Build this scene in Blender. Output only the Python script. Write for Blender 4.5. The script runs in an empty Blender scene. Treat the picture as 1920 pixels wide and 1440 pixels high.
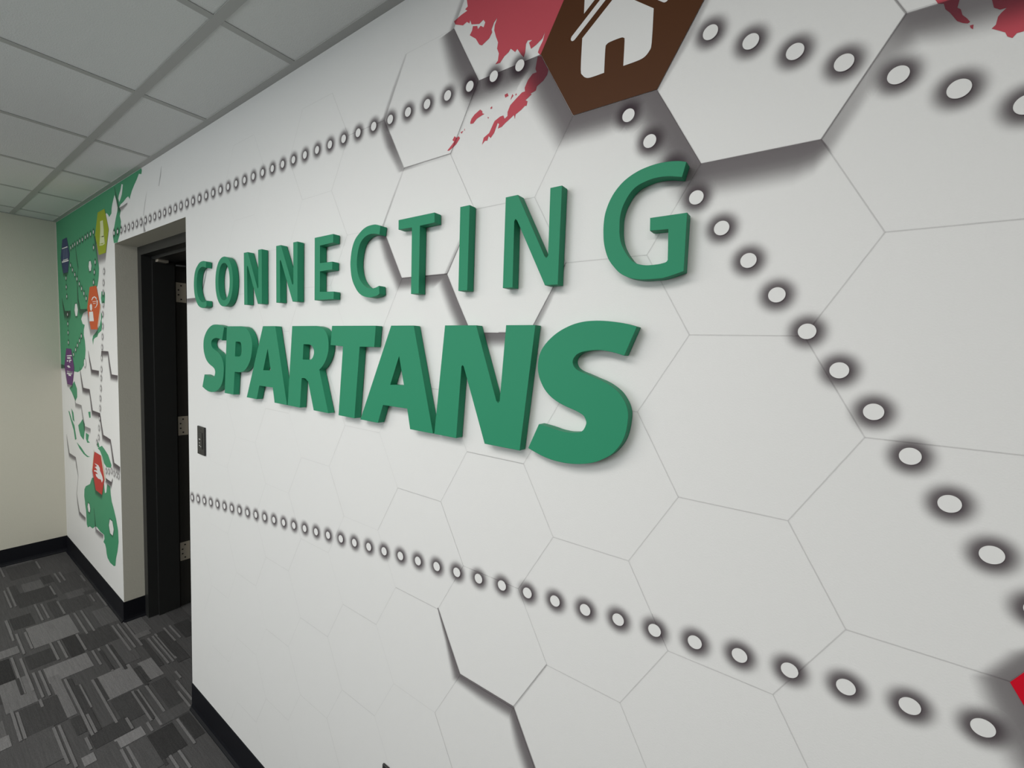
import bpy, bmesh, math, random
from mathutils import Vector, Matrix
from mathutils.geometry import tessellate_polygon

S = bpy.context.scene
COL = S.collection
# ------------------------------------------------------------------ camera, light, exposure
cam = bpy.data.cameras.new('camera'); cam_ob = bpy.data.objects.new('camera', cam); COL.objects.link(cam_ob)
cam.sensor_width = 36.0; cam.lens = 823.6056 / 1920 * 36.0; cam.clip_start = 0.02; cam.clip_end = 60
CAM = Vector((0.0, -0.7213, 1.645))
R0, R1, R2 = Vector((0.81439442, 0.57900245, 0.0389602)), Vector((0.0738107, -0.03675891, -0.99659458)), Vector((-0.57559857, 0.81449674, -0.07267283))
cam_ob.matrix_world = Matrix(((R0.x, -R1.x, -R2.x, CAM.x), (R0.y, -R1.y, -R2.y, CAM.y), (R0.z, -R1.z, -R2.z, CAM.z), (0, 0, 0, 1)))
S.camera = cam_ob
W = bpy.data.worlds.new('world'); S.world = W; W.use_nodes = True
W.node_tree.nodes['Background'].inputs[0].default_value = (0.75, 0.85, 1.0, 1)
W.node_tree.nodes['Background'].inputs[1].default_value = 0.12
S.view_settings.view_transform = 'Standard'; S.view_settings.look = 'None'
S.view_settings.gamma = 1.0; S.view_settings.exposure = 0.0; S.view_settings.use_curve_mapping = False

def area(name, loc, rot, sx, sy, power, color):
    l = bpy.data.lights.new(name, 'AREA'); l.shape = 'RECTANGLE'; l.size = sx; l.size_y = sy; l.energy = power; l.color = color
    o = bpy.data.objects.new(name, l); o.location = loc; o.rotation_euler = rot; COL.objects.link(o); return o
# recessed ceiling troffers over the corridor, behind and beside the camera, and daylight from a window in the back wall
area('troffer_light', (-3.3, -1.95, 2.44), (0, 0, 0), 1.2, 0.6, 39.0, (1.0, 0.975, 0.92))
area('troffer_light', (-0.85, -1.2, 2.44), (0, 0, 0), 1.2, 0.6, 19.5, (1.0, 0.985, 0.95))
area('troffer_light', (0.4, -1.75, 2.44), (0, 0, 0), 1.2, 0.6, 20.0, (1.0, 0.985, 0.95))
area('window_daylight', (-2.2, -3.15, 1.7), (math.radians(90), 0, 0), 1.6, 1.0, 25.0, (0.86, 0.94, 1.0))

# ------------------------------------------------------------------ traced measurements, millimetres on the wall (x, z) or the floor (x, y)
GLYPHS={"G":[[[128.5,169.5,1],[118,173,0],[107,175,0],[95.5,176,0],[83,176,0],[70,174.5,0],[56.5,171.5,0],[43.5,166.5,0],[31.5,159.5,0],[21,150,0],[12.5,139,0],[6,126,0],[1.5,111,0],[0,94.5,0],[0.5,79,0],[2.5,63.5,0],[7,48,0],[13,35,0],[22,23.5,0],[33,12.5,0],[45,5.5,0],[59.5,1,0],[74.5,-1,0],[89.5,-1,0],[104,-0.5,0],[119,3,0],[135,8,1],[134.5,94.5,1],[78.5,94.5,1],[79.5,74.5,1],[108,73.5,1],[110,27,1],[108.5,24.5,0],[105.5,23,0],[97,21.5,0],[85,21,0],[75,21.5,0],[64,24,0],[54.5,29,0],[46.5,37.5,0],[39.5,47.5,0],[33,60,0],[29.5,74,0],[28.5,87.5,0],[28.5,102.5,0],[31.5,117,0],[37,129,0],[45,140.5,0],[55,148,0],[67,152,0],[80,154.5,0],[94,154.5,0],[105.5,153,0],[115.5,150.5,0],[123.5,148.5,1]]],"C":[[[120,169.5,1],[102,174.5,0],[86,175.5,0],[67,174,0],[50.5,169,0],[36,161,0],[22.5,151.5,0],[12.5,139,0],[5.5,123.5,0],[1.5,105.5,0],[0,89,0],[1.5,73.5,0],[5,56.5,0],[11.5,41,0],[21.5,27,0],[34,14,0],[49,5,0],[66.5,0,0],[83,-2,0],[99.5,-0.5,0],[111,1.5,0],[120,5.5,1],[118.5,25,1],[106,21.5,0],[94.5,20,0],[82.5,20.5,0],[70.5,23.5,0],[58.5,29.5,0],[48.5,37.5,0],[39.5,47.5,0],[32.5,61,0],[28.5,76,0],[27.5,89.5,0],[29,104.5,0],[32.5,118.5,0],[38,131.5,0],[45,140,0],[55.5,147.5,0],[67.5,152,0],[81.5,154,0],[95.5,153,0],[107,151,0],[116.5,148.5,1]]],"T":[[[0,173.5,1],[118.5,173.5,1],[119.5,152,1],[73,151,1],[74,0,1],[48.5,0,1],[46.5,150.5,1],[0.5,151.5,1]]],"I":[[[0,173.5,1],[26,173.5,1],[26.5,0,1],[1.5,0,1]]],"N":[[[0,173.5,1],[28.5,173.5,1],[94,53,1],[98,49.5,1],[101.5,53,1],[100,173.5,1],[124,173.5,1],[124.5,0,1],[97.5,0,1],[29,126,1],[25,129,1],[22.5,125.5,1],[24.5,0,1],[1,0,1]]],"E":[[[0,173.5,1],[90,173.5,1],[89.5,151,1],[26.5,149,1],[27,101.5,1],[87,100.5,1],[86.5,79.5,1],[27.5,78.5,1],[27.5,22.5,1],[95,20,1],[94,0,1],[1,0,1]]],"bS":[[[199,239,1],[181.5,244,0],[162.5,247,0],[143.5,249,0],[125.5,249.5,0],[107.5,248.5,0],[91,245.5,0],[74.5,240,0],[57,231.5,0],[42,221,0],[28,207.5,0],[18.5,193,0],[14.5,178,0],[14,162,0],[17,148,0],[22.5,136,0],[31,123.5,0],[43,112.5,0],[57.5,104,0],[75.5,97,0],[95,91.5,0],[107,87,0],[113.5,83,0],[117.5,76.5,0],[118.5,71,0],[116.5,64,0],[113,58,0],[107,53.5,0],[97.5,51.5,0],[82.5,50,0],[64.5,51,0],[44,54.5,0],[21.5,57,1],[0,8,1],[18.5,2,0],[37.5,-3,0],[58.5,-6,0],[79,-6.5,0],[98.5,-5,0],[117,-1.5,0],[135.5,4,0],[153,13,0],[168,24,0],[178.5,36.5,0],[186.5,50.5,0],[191,66,0],[193,82.5,0],[193,96.5,0],[189.5,109,0],[183,120,0],[174,130.5,0],[162,139,0],[147.5,146,0],[131,151.5,0],[114.5,157,0],[100,161.5,0],[91,167,0],[87,173.5,0],[86.5,180,0],[90,187,0],[97,192.5,0],[106.5,196,0],[120.5,198.5,0],[136.5,199.5,0],[152,198,0],[167.5,195,0],[180.5,191.5,1]]],"bN":[[[24,242.5,1],[112.5,242.5,1],[172,90.5,1],[176.5,87,1],[180,91.5,1],[189,242.5,1],[257,242.5,1],[233,0,1],[145.5,0,1],[81.5,156.5,1],[78,158.5,1],[75.5,155.5,1],[66.5,0,1],[0,0,1]]],"bA":[[[115,242.5,1],[194.5,242.5,1],[266,0,1],[190,0,1],[178.5,47.5,1],[90,47,1],[71,0,1],[0,0,1]],[[146,170.5,1],[165.5,101.5,1],[116,99.5,1]]],"bT":[[[6,242.5,1],[194.5,242.5,1],[189.5,189.5,1],[130,188.5,1],[112,0,1],[40.5,0,1],[57.5,188,1],[0,190,1]]],"bR":[[[25,242.5,1],[156,242.5,1],[173.5,240,0],[191,234,0],[207,220.5,0],[215,203,0],[216.5,183.5,0],[213,166,0],[203,147,0],[189,131.5,0],[171.5,118.5,1],[218,0,1],[144,0,1],[116.5,74.5,0],[110,83,0],[98.5,89,0],[87,89.5,1],[79,89,1],[70,0,1],[0,0,1]],[[88,189,1],[116.5,189.5,1],[133,185.5,0],[142,175.5,0],[143.5,165.5,0],[139.5,155.5,0],[131.5,148,0],[118.5,145,1],[84.5,144.5,1]]],"bP":[[[23,242.5,1],[132.5,242.5,1],[151.5,241,0],[172,235.5,0],[193.5,221.5,0],[208,203,0],[214,180,0],[210,154.5,0],[201,130.5,0],[182.5,108.5,0],[159,92,0],[135.5,84.5,0],[111.5,82.5,1],[82,82,1],[71.5,0,1],[0,0,1]],[[91,188.5,1],[113,189,1],[130,186,0],[135.5,167,0],[132.5,145,0],[119.5,137.5,1],[85.5,137,1]]]}
MAPS={"green_main":[[-4649,2468],[-4125,2461],[-3511,2460],[-3164,2454],[-2947,2454],[-2723,2456],[-2717,2437],[-2725,2423],[-2762,2432],[-2793,2412],[-2833,2393],[-2873,2371],[-2903,2347],[-2908,2336],[-2931,2354],[-2964,2352],[-3015,2340],[-3059,2335],[-3086,2324],[-3061,2304],[-3081,2279],[-3062,2248],[-3068,2228],[-3057,2209],[-3076,2201],[-3096,2179],[-3126,2154],[-3131,2147],[-3197,2151],[-3213,2187],[-3200,2222],[-3185,2233],[-3153,2276],[-3123,2308],[-3112,2328],[-3135,2370],[-3164,2401],[-3185,2383],[-3210,2359],[-3224,2337],[-3229,2314],[-3273,2300],[-3291,2315],[-3324,2329],[-3359,2324],[-3551,2182],[-3522,2089],[-3513,2070],[-3505,2039],[-3514,2004],[-3529,1969],[-3549,1942],[-3604,1918],[-3788,1799],[-3839,1796],[-3906,1786],[-3964,1749],[-3928,1718],[-3876,1711],[-3903,1682],[-3910,1648],[-3888,1615],[-3879,1582],[-3876,1549],[-3887,1515],[-3904,1487],[-3935,1449],[-3993,1419],[-4095,1395],[-4182,1394],[-4287,1399],[-4494,1402],[-4614,1394],[-4600,1480],[-4600,2430]],"fjord":[[-3037,2434],[-3015,2428],[-3025,2403],[-3038,2380],[-3064,2361],[-3084,2350],[-3099,2372],[-3089,2386],[-3057,2408]],"green_bits":[[[-3469,1904],[-3403,1897],[-3399,1872],[-3410,1831],[-3417,1835],[-3471,1835],[-3482,1864]],[[-3488,1784],[-3457,1764],[-3485,1737],[-3477,1707],[-3493,1676],[-3563,1658],[-3588,1639],[-3636,1632],[-3671,1622],[-3689,1589],[-3703,1621],[-3683,1644],[-3633,1660],[-3584,1679],[-3529,1707],[-3497,1744]],[[-4206,1327],[-4139,1280],[-4139,1223],[-4196,1189],[-4237,1211],[-4294,1242],[-4361,1266],[-4295,1286]],[[-4417,1098],[-4381,1096],[-4319,1047],[-4247,1012],[-4199,923],[-4242,910],[-4274,975],[-4354,1039]],[[-4323,1125],[-4265,1102],[-4243,1038],[-4294,1047]],[[-4069,1056],[-4009,1087],[-3957,1060],[-3960,1018],[-3999,946],[-4081,962],[-4119,996],[-4137,1028]],[[-3938,1004],[-3856,1001],[-3887,959],[-3838,953],[-3905,941],[-3939,962]],[[-3860,1151],[-3801,1160],[-3803,1120],[-3835,1115]],[[-4198,901],[-4077,885],[-3969,858],[-3903,854],[-3843,859],[-3917,844],[-4012,848],[-4122,869]],[[-3678,993],[-3631,982],[-3610,956],[-3655,952]],[[-3556,977],[-3501,964],[-3426,941],[-3386,911],[-3361,891],[-3379,872],[-3467,860],[-3521,874],[-3552,907],[-3606,939],[-3655,945]],[[-3814,725],[-3872,672],[-3983,634],[-4022,605],[-4035,555],[-4013,506],[-4025,519],[-3998,461],[-3989,369],[-3963,354],[-3907,377],[-3841,380],[-3761,416],[-3723,419],[-3651,411],[-3568,414],[-3559,390],[-3585,363],[-3551,359],[-3530,339],[-3522,308],[-3502,285],[-3447,272],[-3371,276],[-3338,288],[-3321,338],[-3286,393],[-3260,457],[-3264,524],[-3299,586],[-3338,632],[-3372,665],[-3377,669],[-3394,709],[-3401,755],[-3466,757],[-3488,701],[-3517,689],[-3535,742],[-3661,762]]],"pink_top":[[-663,2386],[-663,2373],[-660,2359],[-667,2356],[-661,2351],[-677,2349],[-698,2344],[-694,2336],[-672,2326],[-661,2329],[-654,2323],[-652,2329],[-648,2319],[-627,2312],[-616,2316],[-611,2309],[-615,2301],[-623,2307],[-630,2303],[-632,2310],[-644,2314],[-646,2306],[-652,2299],[-635,2286],[-625,2271],[-618,2267],[-599,2274],[-592,2283],[-594,2289],[-588,2300],[-580,2306],[-586,2294],[-587,2285],[-582,2271],[-576,2258],[-578,2247],[-573,2236],[-575,2223],[-581,2218],[-569,2217],[-559,2226],[-549,2230],[-544,2235],[-533,2225],[-528,2229],[-519,2216],[-512,2208],[-509,2216],[-508,2231],[-504,2236],[-494,2233],[-501,2231],[-496,2218],[-485,2221],[-471,2228],[-466,2237],[-470,2223],[-477,2213],[-480,2206],[-474,2199],[-442,2226],[-421,2286],[-430,2445],[-650,2445]],"pink_bits":[[[-480,2199],[-484,2178],[-481,2171],[-490,2171],[-500,2163],[-507,2151],[-506,2144],[-513,2144],[-527,2136],[-540,2128],[-546,2117],[-546,2109],[-553,2106],[-556,2113],[-564,2113],[-578,2108],[-584,2099],[-591,2088],[-605,2082],[-609,2069],[-602,2075],[-595,2074],[-592,2082],[-587,2077],[-578,2085],[-570,2102],[-566,2099],[-569,2091],[-559,2092],[-551,2097],[-540,2102],[-530,2107],[-528,2099],[-526,2107],[-513,2112],[-505,2117],[-501,2116],[-499,2124],[-504,2127],[-498,2130],[-490,2134],[-493,2136],[-481,2138],[-479,2145],[-465,2151],[-457,2159],[-455,2167],[-461,2177],[-472,2197]],[[-617,2141],[-611,2136],[-611,2132],[-605,2129],[-612,2128],[-625,2125],[-635,2118],[-643,2119],[-643,2123],[-640,2129],[-632,2135]],[[-555,2152],[-548,2153],[-545,2147],[-553,2146]],[[-540,2138],[-536,2148],[-533,2144]],[[-529,2143],[-527,2147],[-525,2143]],[[-590,2137],[-586,2139],[-585,2135],[-589,2134]],[[-597,2121],[-593,2119],[-595,2117]],[[-670,2109],[-662,2110],[-667,2105]],[[-660,2111],[-658,2114],[-658,2109]],[[-693,2098],[-687,2105],[-681,2100],[-675,2102],[-671,2097],[-680,2088],[-689,2083],[-702,2078],[-708,2079],[-694,2089],[-688,2094]],[[72,2078],[75,2073],[77,2069],[82,2067],[84,2060],[88,2055],[95,2043],[100,2039],[104,2037],[106,2038],[103,2043],[99,2048],[97,2055],[94,2058],[95,2065],[96,2068]],[[106,2034],[109,2034],[109,2029],[107,2031]],[[121,2058],[122,2054],[124,2046],[129,2042],[134,2042],[130,2038],[128,2035],[127,2027],[124,2024],[131,2019],[135,2016],[137,2011],[141,2008],[144,2012],[149,2012],[156,2030],[155,2044]]]}
ICONS={"blue":[[[-4435,2249],[-4269,2246],[-4263,2239],[-4428,2243]],[[-4449,2159],[-4250,2154],[-4246,2145],[-4443,2149]],[[-4416,2166],[-4269,2164],[-4264,2159],[-4412,2161]]],"blue_dim":[[[-4409,2240],[-4383,2239],[-4383,2167],[-4407,2167]],[[-4368,2238],[-4342,2237],[-4344,2167],[-4367,2167]],[[-4324,2236],[-4302,2236],[-4303,2166],[-4325,2166]],[[-4290,2236],[-4274,2235],[-4272,2166],[-4291,2166]]],"yellow":[[[-3449,2301],[-3392,2299],[-3380,2244],[-3386,2206],[-3453,2214],[-3378,2212],[-3369,2172],[-3473,2176],[-3458,2222],[-3448,2258]],[[-3483,2171],[-3468,2173],[-3415,2168],[-3366,2172],[-3367,2166],[-3415,2162],[-3469,2166]]],"orange":[[[-3702,1842],[-3679,1831],[-3678,1809],[-3701,1794],[-3725,1805],[-3732,1829]],[[-3751,1791],[-3665,1792],[-3646,1733],[-3752,1733]],[[-3687,1864],[-3662,1877],[-3620,1882],[-3576,1873],[-3553,1855],[-3576,1858],[-3597,1871],[-3623,1876],[-3657,1869],[-3676,1858]],[[-3569,1868],[-3548,1852],[-3556,1830],[-3586,1816],[-3628,1811],[-3615,1815],[-3586,1822],[-3569,1837],[-3574,1852]],[[-3665,1852],[-3588,1852],[-3586,1849],[-3663,1849]],[[-3654,1841],[-3595,1841],[-3593,1838],[-3653,1838]]],"purple":[[[-4398,1497],[-4249,1505],[-4245,1498],[-4392,1491]],[[-4392,1484],[-4286,1489],[-4278,1478],[-4385,1474]],[[-4403,1463],[-4363,1465],[-4356,1456],[-4398,1453]],[[-4331,1468],[-4261,1472],[-4259,1465],[-4305,1462],[-4301,1451],[-4326,1449]],[[-4409,1422],[-4345,1429],[-4297,1416],[-4360,1411]],[[-4399,1385],[-4242,1390],[-4246,1384],[-4399,1380]],[[-4417,1369],[-4260,1374],[-4260,1369],[-4415,1364]],[[-4413,1374],[-4244,1378],[-4257,1370],[-4401,1370]],[[-4373,1366],[-4291,1367],[-4290,1356],[-4363,1354]],[[-4414,1387],[-4250,1390],[-4258,1385],[-4412,1382]]],"red":[[[-3741,836],[-3647,840],[-3612,828],[-3608,812],[-3586,800],[-3559,784],[-3546,766],[-3575,743],[-3596,759],[-3656,752],[-3704,759],[-3715,772],[-3659,779],[-3704,787],[-3754,781],[-3743,790],[-3669,801],[-3704,811],[-3735,810],[-3672,829]]],"yellow_stripes":[]}
LEFT_DOTS=[[-4175,2226],[-4115,2232],[-4058,2236],[-3988,2238],[-3926,2243],[-3860,2245],[-3789,2251],[-3732,2254],[-3665,2255],[-3598,2259],[-3604,2169],[-3580,2081],[-3604,2024],[-3628,1965],[-4198,2113],[-4145,2078],[-4085,2043],[-4033,2011],[-3975,1976],[-3919,1943],[-3864,1909],[-3810,1876],[-4340,2036],[-4341,1975],[-4336,1910],[-4331,1785],[-4333,1720],[-4334,1659],[-4336,1590],[-3965,1639],[-4017,1608],[-4077,1576],[-4132,1545],[-4195,1511],[-3399,2013],[-3416,1950],[-3427,1891],[-3434,1827],[-3451,1770],[-3458,1701],[-3470,1640],[-3484,1577],[-3499,1514],[-3512,1445],[-3524,1392],[-3536,1330],[-3554,1267],[-3566,1206],[-3585,1141],[-3603,1079],[-3615,1019],[-3661,981],[-3469,836],[-3414,843],[-3359,857],[-3308,851],[-3256,855],[-3222,853]]
CARPET_BLOCKS=[[-4035,-337,-3812,-174,58],[-4177,-290,-4031,-201,78],[-4196,-337,-4037,-309,60],[-3777,-231,-3530,-190,60],[-3747,-178,-3536,-66,62],[-4157,-152,-3829,-35,64],[-4544,-320,-4294,-184,62],[-4632,-311,-4568,-187,78],[-3704,-388,-3543,-306,56],[-3458,-88,-3234,-8,76],[-3835,-143,-3730,-57,74],[-3768,-69,-3723,-11,62],[-4216,-201,-4072,-149,58],[-3519,-347,-3256,-176,92],[-3202,-389,-3057,-297,57],[-3253,-248,-3023,-196,52],[-3233,-186,-3021,-62,60],[-3016,-349,-2862,-194,96],[-2747,-215,-2526,-86,96],[-2919,-346,-2539,-311,90],[-2718,-61,-2533,-5,96],[-3025,-108,-2753,-35,72],[-2519,-208,-2314,-127,60],[-2363,-310,-2254,-192,57],[-2750,-462,-2530,-342,60],[-3021,-494,-2761,-398,88],[-2610,-548,-2526,-502,95],[-2249,-255,-2182,-168,100],[-2245,-353,-2188,-318,98],[-2171,-169,-1956,-159,55],[-2171,-169,-1994,-84,50],[-2177,-56,-2003,-19,52],[-3351,-498,-3267,-396,90],[-3250,-503,-3024,-438,48],[-3215,4,-2990,73,78],[-3002,-7,-2949,59,84],[-2927,65,-2568,117,58],[-2922,-4,-2607,18,58],[-2504,-65,-2258,-10,60],[-2260,-120,-2183,-3,70],[-2535,-465,-2297,-385,70],[-2174,-232,-1968,-169,68],[-2236,-316,-2051,-249,68],[-2521,-338,-2389,-308,58],[-3141,170,-2930,248,62],[-2946,160,-2763,230,54]]
CARPET_STRIPES=[[-4611,-4386,-340,88],[-4538,-4372,-175,88],[-4212,-4024,-130,88],[-4214,-4035,-106,88],[-4020,-3854,-180,88],[-4190,-3854,-346,88],[-4150,-3855,-364,88],[-3746,-3539,-188,88],[-3782,-3553,-251,88],[-3805,-3549,-276,88],[-3698,-3578,-50,88],[-4049,-3928,-28,88],[-3693,-3463,-18,88],[-3510,-3206,-154,88],[-3516,-3209,-124,88],[-3703,-3523,-400,88],[-3197,-2861,-52,92],[-3190,-2870,-30,92],[-3207,-2864,-4,92],[-2911,-2599,34,92],[-2915,-2597,54,92],[-2927,-2611,69,92],[-2953,-2775,117,92],[-2953,-2784,143,92],[-3009,-2842,-172,92],[-3006,-2745,-149,92],[-3015,-2719,-116,92],[-3245,-3040,-190,92],[-2512,-2247,-132,92],[-2505,-2189,-115,92],[-2506,-2261,-83,92],[-2251,-2181,-147,92],[-2508,-2437,34,92],[-2433,-2243,15,92],[-2347,-2206,-5,92],[-2172,-1978,-64,92],[-1994,-1905,-144,92],[-1992,-1871,-115,92],[-2848,-2344,-300,92],[-2783,-2350,-288,92],[-2750,-2533,-268,92],[-2744,-2346,-224,92],[-2518,-2250,-388,92],[-2516,-2209,-372,92],[-2171,-2015,-232,92],[-2175,-2045,-250,92],[-2742,-2530,-465,92],[-2778,-2529,-478,92],[-3244,-2862,-428,92],[-3202,-2858,-402,92],[-3018,-2772,-382,92],[-3015,-2764,-362,92],[-3267,-3047,-290,92],[-3245,-3032,-261,92],[-3490,-3233,-385,92],[-3477,-3260,-354,92],[-3702,-3421,-402,92],[-3410,-3211,-154,92],[-3383,-3209,-124,92],[-2766,-2700,-394,92],[-2346,-2257,-193,92],[-2351,-2264,-320,92],[-2685,-2503,-79,58],[-2689,-2526,-64,58],[-2833,-2500,-288,58],[-2753,-2356,-276,58],[-2743,-2533,-213,58],[-3021,-2864,-434,58],[-2979,-2756,-148,58],[-2994,-2711,-106,58],[-2895,-2637,76,58],[-2501,-2253,-123,58]]

# ------------------------------------------------------------------ materials
def srgb(r, g, b):
    f = lambda c: (c / 255 / 12.92) if c / 255 <= 0.04045 else ((c / 255 + 0.055) / 1.055) ** 2.4
    return (f(r), f(g), f(b))

def mat(name, col, rough=0.5, spec=0.5, metal=0.0, noise=None, bump=None, bevel=0.0, var=0.0):
    m = bpy.data.materials.new(name); m.use_nodes = True
    nt = m.node_tree; N, K = nt.nodes, nt.links
    b = N['Principled BSDF']
    b.inputs['Base Color'].default_value = (*col, 1); b.inputs['Roughness'].default_value = rough
    b.inputs['Metallic'].default_value = metal; b.inputs['Specular IOR Level'].default_value = spec
    tc = N.new('ShaderNodeTexCoord')
    if noise:
        n = N.new('ShaderNodeTexNoise'); n.inputs['Scale'].default_value = noise; n.inputs['Detail'].default_value = 4
        K.new(tc.outputs['Object'], n.inputs['Vector'])
        if var:
            mx = N.new('ShaderNodeMix'); mx.data_type = 'RGBA'
            mx.inputs[6].default_value = (*[c * (1 - var) for c in col], 1); mx.inputs[7].default_value = (*[min(1, c * (1 + var)) for c in col], 1)
            K.new(n.outputs['Fac'], mx.inputs[0]); K.new(mx.outputs[2], b.inputs['Base Color'])
        if bump:
            bp = N.new('ShaderNodeBump'); bp.inputs['Strength'].default_value = bump; bp.inputs['Distance'].default_value = 0.002
            K.new(n.outputs['Fac'], bp.inputs['Height']); K.new(bp.outputs['Normal'], b.inputs['Normal'])
    if bevel:
        bv = N.new('ShaderNodeBevel'); bv.samples = 4; bv.inputs['Radius'].default_value = bevel
        K.new(bv.outputs['Normal'], b.inputs['Normal'])
    return m

WHITE = (0.768, 0.768, 0.760)
M_mural = mat('mural_wallcovering', WHITE, 0.55, 0.35, noise=420, bump=0.10, var=0.012)
M_beige = mat('beige_wall_paint', (0.60, 0.58, 0.495), 0.7, 0.25, noise=160, bump=0.25, var=0.03)
M_paint = mat('white_wall_paint', (0.62, 0.62, 0.60), 0.7, 0.25, noise=160, bump=0.2)
M_tile = mat('ceiling_tile_mineral_fibre', (0.715, 0.72, 0.715), 0.9, 0.1, noise=260, bump=0.5, var=0.05)
M_tee = mat('ceiling_grid_metal', (0.43, 0.43, 0.42), 0.5, 0.3)
M_plenum = mat('plenum_board', (0.30, 0.30, 0.30), 0.9)
M_base = mat('black_vinyl_baseboard', (0.0065, 0.007, 0.010), 0.5, 0.2)
M_frame = mat('black_painted_steel', (0.021, 0.0215, 0.021), 0.42, 0.35)
M_dark = mat('unlit_dark', (0.03, 0.03, 0.03), 0.8, 0.1)  # near-black colour stands in for the unlit room beyond the doorway; also socket slots
M_hinge = mat('satin_steel_hinge', (0.55, 0.52, 0.45), 0.42, 0.5, metal=0.6)
M_chrome = mat('polished_closer_metal', (0.55, 0.50, 0.42), 0.35, 0.5, metal=0.4)
M_wood = mat('brown_door_edge', (0.36, 0.27, 0.17), 0.5, 0.3, noise=30, var=0.3)
M_doorface = mat('black_door_face', (0.012, 0.012, 0.012), 0.5, 0.3)
M_letter = mat('green_letter_paint', (0.030, 0.256, 0.138), 0.46, 0.13, bevel=0.0012)
M_plate = mat('black_plate_plastic', (0.022, 0.022, 0.022), 0.45, 0.4)
M_plate2 = mat('black_insert_plastic', (0.030, 0.030, 0.029), 0.5, 0.35)
M_mark = mat('pale_button_marks', (0.55, 0.55, 0.53), 0.5)
M_screw = mat('dark_screw', (0.05, 0.05, 0.05), 0.4, metal=0.7)

def print_mat():
    m = bpy.data.materials.new('mural_print_ink'); m.use_nodes = True
    nt = m.node_tree; b = nt.nodes['Principled BSDF']
    a = nt.nodes.new('ShaderNodeAttribute'); a.attribute_name = 'print_color'
    nt.links.new(a.outputs['Color'], b.inputs['Base Color']); nt.links.new(a.outputs['Alpha'], b.inputs['Alpha'])
    b.inputs['Roughness'].default_value = 0.55; b.inputs['Specular IOR Level'].default_value = 0.18
    return m
M_print = print_mat()

def carpet_mat():
    m = bpy.data.materials.new('carpet_pile'); m.use_nodes = True
    nt = m.node_tree; N, K = nt.nodes, nt.links; b = N['Principled BSDF']
    a = N.new('ShaderNodeAttribute'); a.attribute_name = 'print_color'
    tc = N.new('ShaderNodeTexCoord'); n = N.new('ShaderNodeTexNoise'); n.inputs['Scale'].default_value = 260; n.inputs['Detail'].default_value = 3
    K.new(tc.outputs['Object'], n.inputs['Vector'])
    mp = N.new('ShaderNodeMapping'); mp.inputs['Scale'].default_value = (8, 160, 1); K.new(tc.outputs['Object'], mp.inputs['Vector'])
    n2 = N.new('ShaderNodeTexNoise'); n2.inputs['Scale'].default_value = 1.0; n2.inputs['Detail'].default_value = 2; K.new(mp.outputs['Vector'], n2.inputs['Vector'])
    r = N.new('ShaderNodeMapRange'); r.inputs[3].default_value = 0.70; r.inputs[4].default_value = 1.30
    K.new(n.outputs['Fac'], r.inputs[0])
    r2 = N.new('ShaderNodeMapRange'); r2.inputs[3].default_value = 0.75; r2.inputs[4].default_value = 1.25
    K.new(n2.outputs['Fac'], r2.inputs[0])
    mu = N.new('ShaderNodeMath'); mu.operation = 'MULTIPLY'; K.new(r.outputs[0], mu.inputs[0]); K.new(r2.outputs[0], mu.inputs[1])
    vm = N.new('ShaderNodeVectorMath'); vm.operation = 'SCALE'; K.new(a.outputs['Color'], vm.inputs[0]); K.new(mu.outputs[0], vm.inputs['Scale'])
    K.new(vm.outputs[0], b.inputs['Base Color']); b.inputs['Roughness'].default_value = 0.95; b.inputs['Specular IOR Level'].default_value = 0.05
    bp = N.new('ShaderNodeBump'); bp.inputs['Strength'].default_value = 0.5; bp.inputs['Distance'].default_value = 0.003
    K.new(n.outputs['Fac'], bp.inputs['Height']); K.new(bp.outputs['Normal'], b.inputs['Normal'])
    return m
M_carpet = carpet_mat()

# ------------------------------------------------------------------ helpers
def link(name, me, parent=None, kind=None):
    o = bpy.data.objects.new(name, me); COL.objects.link(o)
    if parent: o.parent = parent
    if kind: o['kind'] = kind
    return o
def tag(o, label, cat, group=None):
    o['label'] = label; o['category'] = cat
    if group: o['group'] = group
    return o
def empty(name, loc=(0, 0, 0)):
    o = bpy.data.objects.new(name, None); o.location = loc; COL.objects.link(o); return o

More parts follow.
